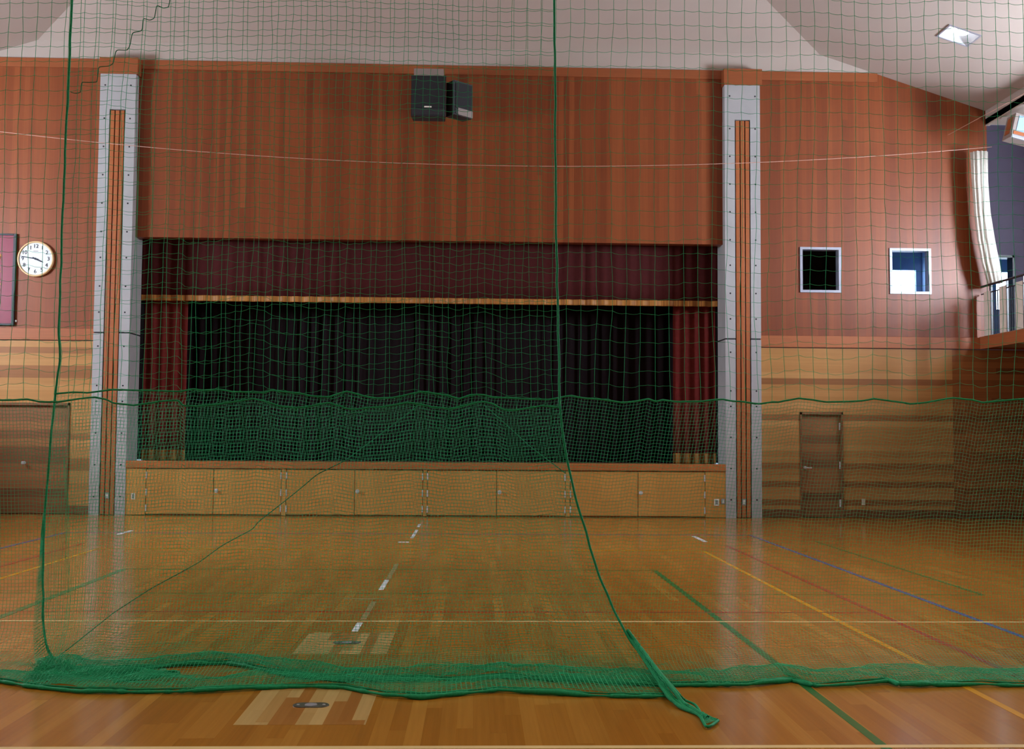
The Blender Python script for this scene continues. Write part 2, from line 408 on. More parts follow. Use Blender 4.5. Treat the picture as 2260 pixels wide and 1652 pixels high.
m.prism([(XL, 7.9), (XR, 7.9), (XR, roof_z(HALF)), (CX, zr), (XL, roof_z(HALF))], REAR - 0.2, REAR)
struct('wall_rear', m, M['red_wood'])
for i, h in enumerate(rear_holes):
    wo = struct('window_%d' % (50 + i), MB().box(h[0], h[1], REAR - 0.12, REAR - 0.1, h[2], h[3]), M['win_b'])  # unseen glowing panes, added to light the net and stage front

# windows into the rooms behind the stage wall
def framed_window(n, h, frame=0.05):
    w = MB(); x0, x1, z0, z1 = h
    w.box(x0 + 0.02, x1 - 0.02, D + 0.075, D + 0.081, z0 + 0.02, z1 - 0.02)
    wo = struct('window_%d' % n, w, M['glass'])
    fr = MB(); ys, ye = D - 0.025, D + 0.16
    fr.box(x0, x1, ys, ye, z0, z0 + frame); fr.box(x0, x1, ys, ye, z1 - frame, z1)
    fr.box(x0, x0 + frame, ys, ye, z0 + frame, z1 - frame); fr.box(x1 - frame, x1, ys, ye, z0 + frame, z1 - frame)
    struct('window_frame', fr, M['alu'], wo)
    return wo
framed_window(1, win1); framed_window(2, win2)
def back_room(name, x0, x1, z0, z1, y1, mat, holes=()):
    m = MB(); ya = D + 0.23
    m.box(x0, x1, ya, y1, z0 - 0.1, z0); m.box(x0, x1, ya, y1, z1, z1 + 0.1)
    m.box(x0 - 0.1, x0, ya, y1, z0, z1); m.box(x1, x1 + 0.1, ya, y1, z0, z1)
    cells(m, x0, x1, z0, z1, holes, lambda a0, a1, b0, b1: m.box(a0, a1, y1, y1 + 0.1, b0, b1))
    return struct(name, m, mat)
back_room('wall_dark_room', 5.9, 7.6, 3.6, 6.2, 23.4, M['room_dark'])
h2 = (9.02, 9.72, 4.72, 5.27)
back_room('wall_bright_room', 7.95, 9.85, 3.6, 6.2, 23.4, M['room_blue'], [h2])
struct('window_3', MB().box(h2[0] - 0.02, h2[1] + 0.02, 23.46, 23.48, h2[2] - 0.02, h2[3] + 0.02), M['sky_pane'])
h3 = (11.52, 11.92, 4.42, 5.25)
back_room('wall_gallery_passage', 10.1, 12.1, 3.5, 6.2, 23.4, M['room_blue'], [h3])
struct('window_4', MB().box(h3[0] - 0.02, h3[1] + 0.02, 23.46, 23.48, h3[2] - 0.02, h3[3] + 0.02), M['sky_pane'])
fr = MB(); fr.box(gdoor[0], gdoor[0] + 0.04, D - 0.02, D + 0.2, gdoor[2], gdoor[3]).box(gdoor[1] - 0.04, gdoor[1], D - 0.02, D + 0.2, gdoor[2], gdoor[3]).box(gdoor[0], gdoor[1], D - 0.02, D + 0.2, gdoor[3] - 0.05, gdoor[3])
struct('trim_8', fr, M['black_metal'])

# doors
def door(n, h, wide_frame, knob_x, lever, hinge_x=None):
    x0, x1, z0, z1 = h
    m = MB(); m.box(x0 + 0.035, x1 - 0.035, D + 0.05, D + 0.09, 0.01, z1 - 0.052)
    d = struct('door_%d' % n, m, M['door_wood'])
    fr = MB(); fr.box(x0, x0 + 0.035, D - 0.02, D + 0.2, 0.0, z1).box(x1 - 0.035, x1, D - 0.02, D + 0.2, 0.0, z1).box(x0, x1, D - 0.02, D + 0.2, z1 - 0.05, z1)
    struct('door_frame', fr, M['base_wood'], d)
    k = MB()
    k.lathe([(0.0, D + 0.052), (0.032, D + 0.05), (0.032, D + 0.04), (0.012, D + 0.036), (0.012, D + 0.0)], 16, 'y', (knob_x, 0, 0.97))
    if lever: k.bevel_box(knob_x - 0.012, knob_x + 0.12, D - 0.015, D + 0.005, 0.958, 0.982, 0.005)
    else: k.lathe([(0.012, D + 0.0), (0.03, D - 0.01), (0.034, D - 0.03), (0.022, D - 0.05), (0.0, D - 0.053)], 16, 'y', (knob_x, 0, 0.97))
    struct('door_handle', k, M['chrome'], d, smooth=False)
    if hinge_x:
        for z in (0.28, 1.02, 1.78):
            hh = MB(); hh.lathe([(0.009, z - 0.07), (0.009, z + 0.07)], 10, 'z', (hinge_x, D + 0.035, 0)); hh.box(hinge_x - 0.02, hinge_x + 0.012, D + 0.044, D + 0.05, z - 0.07, z + 0.07)
            struct('hinge', hh, M['chrome'], d)
    return d
struct('wall_behind_door', MB().box(door_l[0] - 0.1, door_l[1] + 0.05, D + 0.23, D + 0.3, -0.02, 2.3).box(door_r[0] - 0.1, door_r[1] + 0.1, D + 0.23, D + 0.3, -0.02, 2.3), M['black'])  # black panels added to block outside light leaking round the doors
door(1, door_l, 0.04, -8.62, False)
door(2, door_r, 0.04, 6.45, True, 7.145)

# ---------------------------------------------------------------- court paint on the floor
def floor_quad(name, pts, mat, z=0.0012, label=None):
    m = MB(); m.prism([(float(a), float(b)) for a, b in pts], 0.0, z, 'z')
    return tag(m.build(name, mat, floor_o), label, kind='structure')
def lane(name, x, y0, y1, w, mat, label=None): return floor_quad(name, [(x - w / 2, y0), (x + w / 2, y0), (x + w / 2, y1), (x - w / 2, y1)], mat, 0.0012, label)
def cross(name, y, x0, x1, w, mat, label=None): return floor_quad(name, [(x0, y - w / 2), (x1, y - w / 2), (x1, y + w / 2), (x0, y + w / 2)], mat, 0.0016, label)
lane('court_line', 2.12, 0.5, 12.72, 0.055, M['green_line'], 'green line'); lane('court_line', -4.05, 0.5, 12.72, 0.075, M['green_line'], 'green line')
cross('court_line', 12.72, -4.05, 2.12, 0.03, M['green_line'], 'green line')
lane('court_line', 3.15, 0.5, 14.87, 0.05, M['yellow_line'], 'yellow line'); lane('court_line', -5.1, 0.5, 14.87, 0.05, M['yellow_line'], 'yellow line')
cross('court_line', 14.87, -5.1, 3.15, 0.05, M['yellow_line'], 'yellow line')
lane('court_line', 3.64, 0.5, 15.6, 0.05, M['red_line'], 'red line'); lane('court_line', -5.55, 0.5, 15.6, 0.05, M['red_line'], 'red line')
cross('court_line', 9.75, -5.55, 3.64, 0.04, M['red_line'], 'red line')
lane('court_line', 4.4, 0.5, 17.2, 0.05, M['blue_line'], 'blue line'); lane('court_line', -6.4, 0.5, 17.2, 0.05, M['blue_line'], 'blue line')
cross('court_line', 17.2, -6.4, 4.4, 0.05, M['blue_line'], 'blue line')
lane('court_line', 5.15, 10.85, 16.2, 0.04, M['green_line'], 'thin green line')
cross('court_line', 10.85, -5.6, 5.17, 0.022, M['green_line'], 'thin green line')
cross('court_line', 9.27, -4.06, 6.4, 0.04, M['white_line'], 'cream line'); cross('court_line', 5.59, -4.06, 6.4, 0.05, M['white_line'], 'cream line')
for (x, y0, y1, mt) in ((-0.965, 18.4, 19.1, 'tape'), (-0.955, 16.5, 17.9, 'tape'), (-0.95, 11.1, 11.85, 'tape'), (-0.945, 11.9, 13.3, 'worn_tape'), (-0.95, 9.35, 10.35, 'worn_tape'), (-0.96, 8.8, 9.2, 'tape')):
    lane('floor_tape', x, y0, y1, 0.05, M[mt], 'white tape' if mt == 'tape' else 'worn grey tape')
cross('floor_tape', 15.9, -1.12, -0.96, 0.12, M['tape'], 'white tape'); cross('floor_tape', 10.5, -1.25, -0.85, 0.05, M['worn_tape'], 'worn grey tape')
lane('floor_tape', -5.5, 16.9, 17.6, 0.07, M['tape'], 'white tape'); lane('floor_tape', 3.45, 16.1, 17.0, 0.07, M['tape'], 'white tape')
for yc, x0, x1 in ((6.44, -1.31, -0.59), (8.33, -1.31, -0.63)):
    floor_quad('floor_patch', [(x0, yc - 0.42), (x1, yc - 0.42), (x1, yc + 0.42), (x0, yc + 0.42)], M['maple'], 0.0008, 'pale maple strips')
# steel floor sockets
def floor_socket(xc, yc, label):
    e = empty('floor_socket', (xc, yc, 0.0), label, 'floor socket', 'floor sockets')
    def stad(a, b): return [(a * math.cos(t) + (b if math.cos(t) > 0 else -b), a * math.sin(t)) for t in np.linspace(0, 2 * math.pi, 33)[:-1]]
    m = MB(); m.prism(stad(0.055, 0.05), 0.0008, 0.005, 'z'); m.build('cover_plate', M['socket_steel'], e)
    m = MB(); m.lathe([(0.036, 0.005), (0.036, 0.0075), (0.03, 0.009), (0.0, 0.009)], 24, 'z'); m.build('lid', M['alu'], e)
    for s in (-1, 1): MB().lathe([(0.009, 0.005), (0.009, 0.0075), (0.0, 0.0082)], 12, 'z', (s * 0.075, 0, 0)).build('screw', M['chrome'], e)
    return e
floor_socket(-0.95, 6.44, 'oval steel floor socket in front of the green net hem')
floor_socket(-0.965, 8.33, 'oval steel floor socket seen through the green net')

# ---------------------------------------------------------------- pillars
def pillar(x0, x1, s0, s1, label, depth0, depth1):
    xc = (x0 + x1) / 2; YF = 20.7
    e = empty('pillar', (xc, YF, 0), label, 'pillar', 'concrete pillars beside the stage')
    m = MB(); a0, a1, c0, c1 = x0 - xc, x1 - xc, s0 - xc, s1 - xc; JZ = 3.46; T = 8.47; CT = 7.78
    bk = 0.66
    for (z0, z1) in ((0.0, JZ - 0.014), (JZ + 0.014, CT)):
        m.box(a0, c0, 0, bk, z0, z1); m.box(c1, a1, 0, bk, z0, z1)
    m.box(a0, a1, 0, 0.19, CT, T); m.box(c0, c1, 0.06, 0.19, 0, CT); m.cur = 1
    m.box(a0 + 0.012, c0 - 0.002, 0.012, bk - 0.01, JZ - 0.03, JZ + 0.03); m.box(c1 + 0.002, a1 - 0.012, 0.012, bk - 0.01, JZ - 0.03, JZ + 0.03)
    for z in [0.35, 0.95, 1.55, 2.15, 2.45, 3.2, 3.85, 4.35, 4.9, 5.4, 5.95, 6.5, 7.05, 7.6, 8.25]:
        for x in ((a0 + c0) / 2, (a1 + c1) / 2):
            m.lathe([(0.017, -0.0015), (0.017, 0.004)], 10, 'y', (x, 0, z))
    m.build('concrete_shaft', [M['concrete'], M['hole']], e)
    w = (c1 - c0); n = 3; gap = 0.02; sw = (w - gap * (n + 1)) / n
    for i in range(n):
        q = c0 + gap + i * (sw + gap)
        MB().bevel_box(q, q + sw, 0.01, 0.055, 0.01, CT - 0.02, 0.004).build('slat', M['slat'], e)
    MB().box(c0 + 0.002, c1 - 0.002, 0.056, 0.06, 0.0, CT - 0.005).build('shadow_gap', M['groove'], e)
    MB().bevel_box(a0 - 0.02, a1 + 0.04, -0.03, 0.19, T, 8.79, 0.006).build('capital', M['cap_wood'], e)
    return e
pillar(-7.30, -6.62, -7.11, -6.81, 'concrete pillar with wooden slats, beside the round clock', 0, 0)
pillar(4.83, 5.53, 5.03, 5.335, 'concrete pillar with wooden slats, left of the two small windows', 0, 0)

# ---------------------------------------------------------------- stage
m = MB(); m.box(SX0, SX1, 20.72, 25.0, STAGE_Z - 0.06, STAGE_Z - 0.02)
struct('floor_stage', m, M['base_wood'])
struct('trim_9', MB().bevel_box(SX0, SX1, 20.69, 20.86, STAGE_Z - 0.135, STAGE_Z, 0.008), M['nosing'])
struct('wall_stage_front', MB().box(SX0, SX1, 20.78, 20.95, 0.0, STAGE_Z - 0.135), M['stage_wood'])
for i, (a0, a1) in enumerate(((SX0, -6.245), (-3.685, -3.605), (-0.995, -0.925), (1.735, 1.815), (4.435, SX1))):
    struct('trim_%d' % (10 + i), MB().box(a0, a1, 20.715, 20.78, 0.012, STAGE_Z - 0.137), M['stage_wood'])
m = MB(); m.box(SX0 - 0.3, SX0 - 0.05, 21.37, 25, STAGE_Z, 6.5).box(SX1 + 0.05, SX1 + 0.3, 21.37, 25, STAGE_Z, 6.5).box(SX0 - 0.3, SX1 + 0.3, 25, 25.2, 0, 6.5).box(SX0 - 0.3, SX1 + 0.3, D + 0.22, 25.2, 6.5, 6.7)
struct('wall_stage_inside', m, M['black'])
cab = None
spots = [((-6.24, -3.69), -4.97, 'stage front cupboard beside the left pillar, behind the net'), ((-3.60, -1.0), -2.30, 'second stage front cupboard from the left pillar'),
         ((-0.92, 1.73), 0.41, 'stage front cupboard right of the hall centre line, crossed by the green net edge rope'), ((1.82, 4.43), 3.13, 'stage front cupboard beside the right pillar')]
for (x0, x1), seam, lab in spots:
    e = empty('stage_cupboard', ((x0 + x1) / 2, 20.72, 0), lab, 'cupboard', 'stage front cupboards'); c = (x0 + x1) / 2
    for (d0, d1, left) in ((x0, seam, True), (seam, x1, False)):
        dm = MB().bevel_box(d0 - c + 0.006, d1 - c - 0.006, 0, 0.05, 0.03, STAGE_Z - 0.15, 0.004).build('door', M['stage_wood'], e)
        hx = (x0 - c + 0.006) if left else (x1 - c - 0.006)
        if left and x0 < -6: pass
        for z in (0.14, 0.44, 0.76):
            h = MB().lathe([(0.010, z - 0.065), (0.010, z + 0.065)], 10, 'z', (hx, -0.006, 0)).box(hx - 0.016, hx + 0.016, -0.003, 0.0, z - 0.06, z + 0.06)
            h.build('hinge', M['chrome'], dm)
        if not left:
            kx = seam - c + 0.055
            MB().lathe([(0.0, 0.0), (0.04, 0.0), (0.04, -0.006), (0.015, -0.01), (0.013, -0.02), (0.03, -0.03), (0.026, -0.045), (0.0, -0.048)], 18, 'y', (kx, 0, 0.47)).build('knob', M['chrome'], dm)
# wall sockets
def outlet(x, z, y, lab, w=0.075, h=0.12, mat='plastic_white', dark=True, grp='wall sockets'):
    e = empty('wall_socket', (x, y, z), lab, 'socket', grp)
    MB().bevel_box(-w / 2, w / 2, -0.012, 0.0, -h / 2, h / 2, 0.004).build('cover_plate', M[mat], e)
    f = MB().bevel_box(-w * 0.27, w * 0.27, -0.016, -0.011, -h * 0.32, h * 0.32, 0.002)
    f.build('insert', M['grey_plastic' if dark else 'plastic_white'], e)
    s = MB()
    for zz in (-0.018, 0.018):
        for xx in (-0.008, 0.008): s.box(xx - 0.002, xx + 0.002, -0.0172, -0.0155, zz - 0.008, zz + 0.008)
    s.build('slots', M['dark'], e)
outlet(-6.47, 0.36, 20.715, 'white wall socket on the stage front near the left pillar')
outlet(4.65, 0.30, 20.715, 'white framed wall socket left of the grey box on the stage front', 0.1, 0.13)
outlet(4.775, 0.32, 20.715, 'small grey connector box beside the white socket on the stage front', 0.07, 0.1, 'grey_plastic', False)
outlet(-6.96, 0.37, 20.71, 'grey socket set low between the slats of the left pillar', 0.075, 0.12, 'grey_plastic', False)
outlet(5.183, 0.31, 20.71, 'grey socket set low between the slats of the right pillar', 0.075, 0.12, 'grey_plastic', False)
outlet(7.58, 0.31, D, 'white wall socket right of the single brown door', 0.07, 0.12, 'plastic_white', False)

# curtains
def drape(x0, x1, z0, z1, amp, wl, thick=0.006, seed=0, nz=6, flat=0.0):
    r = np.random.default_rng(seed); n = int((x1 - x0) / wl * 12) + 2
    xs = np.linspace(x0, x1, n); ph = np.cumsum(r.normal(0, 0.35, n)) * 0.35
    prof = amp * np.sin(2 * np.pi * (xs - x0) / wl + ph) * (0.75 + 0.25 * np.sin(xs * 2.3 + seed))
    zs = np.linspace(z0, z1, nz); mb = MB(); vs = []
    for side in (0, thick):
        for j, z in enumerate(zs):
            k = 1.0 - flat * j / (nz - 1)
            for i in range(n): vs.append((xs[i], prof[i] * k + side, z))
    fs = []; N = n * nz
    for j in range(nz - 1):
        for i in range(n - 1):
            a = j * n + i; fs.append((a, a + 1, a + n + 1, a + n)); fs.append((N + a, N + a + n, N + a + n + 1, N + a + 1))
    for j in range(nz - 1):
        for i in (0, n - 1): a = j * n + i; fs.append((a, a + n, N + a + n, N + a))
    for i in range(n - 1):
        for j in (0, nz - 1): a = j * n + i; fs.append((a, a + 1, N + a + 1, N + a))
    return mb.add(vs, fs)
e = empty('stage_valance', (0, 21.42, 4.2), 'dark maroon stage valance with a gold fringe across the stage top', 'valance')
drape(SX0 - 0.02, SX1 + 0.02, 0.08, 2.1, 0.022, 0.26, seed=3).build('cloth', M['maroon_cloth'], e, smooth=True)
drape(SX0 - 0.02, SX1 + 0.02, -0.03, 0.085, 0.022, 0.26, seed=3, thick=0.012).build('fringe', M['gold_fringe'], e, smooth=True).location.y = -0.006
for (x0, x1, lab, sd) in ((-6.66, -5.80, 'narrow red side curtain with gold hem at the left of the stage', 5), (4.0, 4.87, 'narrow red side curtain with gold hem at the right of the stage', 6)):
    e = empty('side_curtain', ((x0 + x1) / 2, 21.75, STAGE_Z - 0.02), lab, 'curtain', 'red side curtains'); h = (x1 - x0) / 2
    drape(-h, h, 0.2, 5.0, 0.03, 0.2, seed=sd).build('cloth', M['red_cloth'], e, smooth=True)
    drape(-h, h, 0.0, 0.21, 0.03, 0.2, seed=sd, thick=0.012).build('fringe', M['gold_fringe'], e, smooth=True).location.y = -0.006
o = drape(-6.6, 4.8, 0.0, 5.2, 0.05, 0.24, seed=9).build('backdrop_curtain', M['black_cloth'], smooth=True); o.location = (0, 22.35, STAGE_Z - 0.02)
tag(o, 'wide black pleated backdrop curtain hanging across the stage', 'curtain')

# ---------------------------------------------------------------- clock
def text_mesh(txt, size, depth=0.002):
    cu = bpy.data.curves.new('glyph', 'FONT'); cu.body = txt; cu.size = size; cu.align_x = 'CENTER'; cu.align_y = 'CENTER'; cu.extrude = depth; cu.resolution_u = 3
    ob = bpy.data.objects.new('glyph', cu); COL.objects.link(ob)
    dg = bpy.context.evaluated_depsgraph_get(); me = bpy.data.meshes.new_from_object(ob.evaluated_get(dg))
    bpy.data.objects.remove(ob); return me
CR = 0.345
clock = empty('wall_clock', (-8.49, D, 4.88), 'round white wall clock with black numerals and cream rim on the wood wall', 'clock')
MB().lathe([(CR - 0.02, 0.0), (CR, -0.01), (CR, -0.05), (CR - 0.012, -0.062), (CR - 0.03, -0.06), (CR - 0.034, -0.045)], 64, 'y', caps=False).build('rim', M['clock_rim'], clock, smooth=True)
MB().lathe([(CR - 0.032, -0.0445), (0.0, -0.0446)], 64, 'y').build('face', M['clock_face'], clock)
for k in range(1, 13):
    a = math.pi / 2 - k * math.pi / 6
    me = text_mesh(str(k), 0.105); me.materials.append(M['ink'])
    o = bpy.data.objects.new('numeral', me); COL.objects.link(o); o.parent = clock
    o.location = (0.245 * math.cos(a), -0.048, 0.245 * math.sin(a)); o.rotation_euler = (math.pi / 2, 0, 0)
def hand(name, ang, L, w, y, tail=0.06):
    Rm = Matrix.Rotation(-ang, 4, 'Y')
    m = MB(); pts = [(-tail, -w * 0.5), (0, -w * 0.55), (L * 0.75, -w * 0.45), (L, -w * 0.15), (L, w * 0.15), (L * 0.75, w * 0.45), (0, w * 0.55), (-tail, w * 0.5)]
    m.prism(pts, y, y - 0.003); m.v = [tuple(Rm @ Vector(p)) for p in m.v]
    m.build(name, M['ink'], clock)
hand('hour_hand', math.radians(-24), 0.165, 0.026, -0.052)
hand('minute_hand', math.radians(170), 0.285, 0.018, -0.056)
MB().lathe([(0.02, -0.05), (0.02, -0.062), (0.0, -0.064)], 16, 'y').build('hand_cap', M['ink'], clock)
MB().box(-0.045, 0.045, -0.048, -0.0446, 0.145, 0.152).build('brand_mark', M['ink'], clock)
# framed board with gold characters, cut by the left edge of the frame
b = empty('framed_board', (-9.6, D, 4.48), 'maroon board with gold brush characters in a black frame, left of the clock', 'board')
MB().box(-0.72, 0.68, -0.03, -0.005, -0.85, 0.85).build('panel', M['maroon_board'], b)
fm = MB(); fm.bevel_box(0.68, 0.735, -0.05, 0, -0.89, 0.885, 0.006).bevel_box(-0.775, -0.72, -0.05, 0, -0.89, 0.885, 0.006).bevel_box(-0.72, 0.68, -0.05, 0, -0.89, -0.85, 0.006).bevel_box(-0.72, 0.68, -0.05, 0, 0.85, 0.885, 0.006)
fm.build('frame', M['black_metal'], b)
r2 = random.Random(4)
for ci, zc in enumerate((0.42, 0.12, -0.04, -0.26, -0.42)):
    for xc in (0.40,) if ci % 2 else (0.42,):
        st = MB()
        for s in range(5):
            a = r2.choice([0, 0, math.pi / 2, 0.9, -0.8]) + r2.uniform(-0.15, 0.15); l = r2.uniform(0.05, 0.09)
            x, z = xc + r2.uniform(-0.05, 0.03), zc + r2.uniform(-0.05, 0.05)
            dx, dz = math.cos(a) * l / 2, math.sin(a) * l / 2
            st.tube([(x - dx, -0.031, z - dz), (x, -0.031, z + 0.006), (x + dx, -0.031, z + dz)], 0.009, 6)
        st.build('gold_character', M['gold'], b)
o = MB().lathe([(0.02, 0.0), (0.024, -0.012), (0.012, -0.022), (0.0, -0.024)], 14, 'y').build('wall_button', M['plastic_white'], smooth=True); o.location = (-8.84, D, 3.68)
tag(o, 'small round white button at the lower corner of the maroon board', 'button')

# ---------------------------------------------------------------- loudspeakers above the stage
def speaker(name, loc, rz, w, h, d, label, badge):
    e = empty(name, loc, label, 'loudspeaker', 'loudspeakers above the stage', rz)
    c = MB(); c.prism([(-w / 2, 0), (w / 2, 0), (w / 2 * 0.93, d), (-w / 2 * 0.93, d)], 0, h, 'z'); c.build('cabinet', M['speaker'], e)
    MB().bevel_box(-w / 2 + 0.02, w / 2 - 0.02, -0.015, 0.002, h * 0.2, h - 0.03, 0.005).build('grille', M['grille'], e)
    MB().bevel_box(-w / 2 + 0.02, w / 2 - 0.02, -0.02, 0.002, 0.02, h * 0.18, 0.005).build('horn', M['speaker'], e)
    if badge: MB().bevel_box(-0.08, 0.06, -0.022, -0.012, h * 0.2, h * 0.235, 0.003).build('badge', M['white_paint'], e)
    return e
s1 = speaker('loudspeaker', (-0.95, 20.12, 7.58), 0.0, 0.66, 0.78, 0.36, 'black loudspeaker facing the hall under a grey bracket above the stage', True)
MB().box(-0.28, 0.28, -0.02, 0.6, 0.77, 0.9).build('top_plate', M['taupe'], s1)
MB().box(-0.06, 0.06, 0.34, D - 20.12 - 0.004, 0.3, 0.42).build('bracket', M['taupe'], s1)
s2 = speaker('loudspeaker', (-0.29, 20.27, 7.62), math.radians(42), 0.46, 0.66, 0.26, 'black loudspeaker angled to the right beside the grey bracketed one', False)
MB().prism([(-0.15, -0.021), (0.22, -0.021), (0.22, 0.0), (-0.15, 0.0)], 0.01, 0.14, 'z').build('reflector_flap', M['taupe'], s2)
br = MB().box(-0.05, 0.05, 0.24, 0.75, 0.3, 0.4); br.build('bracket', M['taupe'], s2)

# ---------------------------------------------------------------- ceiling lamp
lc = ((lx0 + lx1) / 2, (ly0 + ly1) / 2); lz = roof_z(lc[0] - CX)
lamp = empty('recessed_ceiling_lamp', (lc[0], lc[1], lz), 'square recessed ceiling lamp glowing white on the right ceiling slope', 'ceiling lamp')
lamp.rotation_euler = (0, math.atan(RS), 0)
hw = (lx1 - lx0) / 2 / math.cos(math.atan(RS)); hl = (ly1 - ly0) / 2
m = MB(); dp = 0.26; ti = 0.7
outer = [(-hw, -hl), (hw, -hl), (hw, hl), (-hw, hl)]
vs = [(x, y, 0) for x, y in outer] + [(x * ti, y * ti, dp) for x, y in outer] + [(x * 1.02, y * 1.02, 0.0) for x, y in outer] + [(x * 0.9, y * 0.9, dp + 0.03) for x, y in outer]
fs = [(4, 5, 6, 7), (11, 10, 9, 8)]
fs += [(i, (i + 1) % 4, 4 + (i + 1) % 4, 4 + i) for i in range(4)] + [(12 + i, 12 + (i + 1) % 4, 8 + (i + 1) % 4, 8 + i) for i in range(4)] + [(i, 8 + i, 8 + (i + 1) % 4, (i + 1) % 4) for i in range(4)]
fs = [f if max(f) < 12 or len(f) == 4 else f for f in fs]
fs[1] = (15, 14, 13, 12)
m.add(vs, fs); m.build('housing', M['reflector'], lamp)
m = MB()
for (a0, a1, b0, b1) in ((-hw - 0.025, hw + 0.025, -hl - 0.025, -hl), (-hw - 0.025, hw + 0.025, hl, hl + 0.025), (-hw - 0.025, -hw, -hl, hl), (hw, hw + 0.025, -hl, hl)): m.box(a0, a1, b0, b1, -0.015, 0.004)
m.build('frame', M['alu'], lamp)
MB().lathe([(0.155, 0.08), (0.15, 0.1), (0.06, 0.18), (0.05, dp)], 32, 'z').build('reflector', M['lamp'], lamp, smooth=True)
# light of the lamp in view, plus unseen lights added to brighten hall and net
def lamp_and_fill_light(x, y, z, watts, spread):
    L = bpy.data.lights.new('lamp_light', 'AREA'); L.shape = 'DISK'; L.size = 0.5; L.energy = watts; L.color = (1.0, 0.90, 0.72); L.spread = math.radians(spread)
    ob = bpy.data.objects.new('lamp_light', L); COL.objects.link(ob); ob.location = (x, y, z); return ob
for sx in (1, -1):
    for i in range(5):
        y = lc[1] - 5.0 * i; w, sp = ((LAMP_FILL_W * 0.3, 84), (LAMP_FILL_W, 84), (LAMP_FILL_W * 2.4, 110), (LAMP_FILL_W * 2.8, 120), (LAMP_FILL_W * 2.0, 120))[i]
        lamp_and_fill_light(CX + sx * (lc[0] - CX), y, lz - 0.06, w, sp)
        if i: lamp_and_fill_light(CX + sx * 4.2, y, roof_z(4.2) - 0.06, w, sp)

# ---------------------------------------------------------------- right gallery: railing, gathered net, box, wires
rx = CX + HALF - 0.17
rail = empty('gallery_railing', (rx, D - 0.06, 3.57), 'gallery railing of white boards and black bars at the right edge', 'railing')
m = MB(); m.tube([(0, 0, 0.98), (0, -2.6, 0.98), (0, -5.6, 0.98)], 0.022, 10); m.build('top_rail', M['black_metal'], rail)
m = MB(); m.tube([(0, 0, 0.83), (0, -5.6, 0.83)], 0.012, 8); m.build('lower_rail', M['black_metal'], rail)
for i in range(9):
    y = -0.12 - i * 0.62
    MB().bevel_box(-0.012, 0.012, y - 0.3, y, 0.0, 0.88 if i else 0.86, 0.004).build('board', M['white_paint'], rail)
    for k in range(3):
        yy = y - 0.3 - 0.08 * (k + 1)
        MB().lathe([(0.011, 0.0), (0.011, 0.83)], 8, 'z', (0, yy, 0)).build('bar', M['black_metal'], rail)
    MB().box(-0.018, 0.018, y - 0.31, y - 0.285, 0.0, 0.98).build('post', M['black_metal'], rail)
# gathered white net hanging from the wire
pts_px = [(2161, 336, 17), (2163, 400, 16), (2168, 470, 16), (2176, 530, 17), (2186, 580, 17), (2196, 625, 14)]
GY = 20.45
m = MB(); ring = []; nn = 72
for i, (px_, py_, hw_) in enumerate(pts_px):
    c = on_y(px_, py_, GY); rr = hw_ * GY / F
    for k in range(nn):
        a = 2 * math.pi * k / nn; q = rr * (1 + 0.16 * math.sin(11 * a + 0.5 * i) + 0.05 * math.sin(5 * a + i))
        ring.append((c[0] + q * math.cos(a), c[1] + 0.8 * q * math.sin(a), c[2]))
fs = [(i * nn + k, i * nn + (k + 1) % nn, (i + 1) * nn + (k + 1) % nn, (i + 1) * nn + k) for i in range(len(pts_px) - 1) for k in range(nn)]
fs += [tuple(range(nn)), tuple((len(pts_px) - 1) * nn + k for k in range(nn))]
m.add(ring, fs); o = m.build('gathered_curtain', M['white_cloth'], smooth=True)
tag(o, 'gathered white net curtain hanging from a wire down to the gallery railing', 'curtain')
def wire_obj(name, pts, r, label, cat='wire', grp=None, mat='wire'):
    m = MB(); m.tube(pts, r, 6); return tag(m.build(name, M[mat], smooth=True), label, cat, grp)
gz = on_y(2161, 336, GY)[2]
wl = []
for t in np.linspace(0, 1, 41):
    x = XL + 0.1 + t * (XR - XL - 0.2); wl.append((x, GY, gz + 0.11 - 0.52 * (1 - ((x - 0.4) / 9.6) ** 2) if abs(x - 0.4) < 9.6 else gz + 0.11 + 0.3 * (abs(x - 0.4) / 9.6 - 1)))
wire_obj('suspension_wire', wl, 0.006, 'thin pale wire sagging right across the hall in front of the stage wall')
p0 = on_y(2092, 298, D - 0.01); p1 = on_y(2250, 212, 18.6)
wire_obj('slanting_wire', [tuple(p0), tuple((p0 + p1) / 2), tuple(p1 + (p1 - p0) * 0.3)], 0.006, 'short pale wire slanting up to the right ceiling corner')
# box under the eaves
bx = empty('eaves_box', (9.95, 19.15, 7.25), 'grey framed box with a blue panel below the ceiling at the top right corner', 'box')
bx.rotation_euler = (0, math.radians(14), 0)
MB().bevel_box(-0.16, 0.6, 0.0, 0.34, -0.2, 0.26, 0.01).build('case', M['taupe'], bx)
MB().bevel_box(-0.168, -0.158, 0.08, 0.26, -0.12, 0.2, 0.003).build('side_panel', M['cap_wood'], bx)
MB().bevel_box(-0.09, 0.56, -0.012, 0.002, -0.07, 0.22, 0.004).build('front_panel', M['room_blue'], bx)
MB().bevel_box(-0.13, 0.58, -0.012, 0.002, -0.14, -0.08, 0.004).build('wood_rail', M['cap_wood'], bx)
MB().bevel_box(-0.16, 0.6, -0.03, 0.02, -0.215, -0.16, 0.004).build('bottom_edge', M['alu'], bx)
MB().box(0.1, 0.18, 0.1, 0.2, 0.26, 0.95).build('hanger', M['black_metal'], bx)

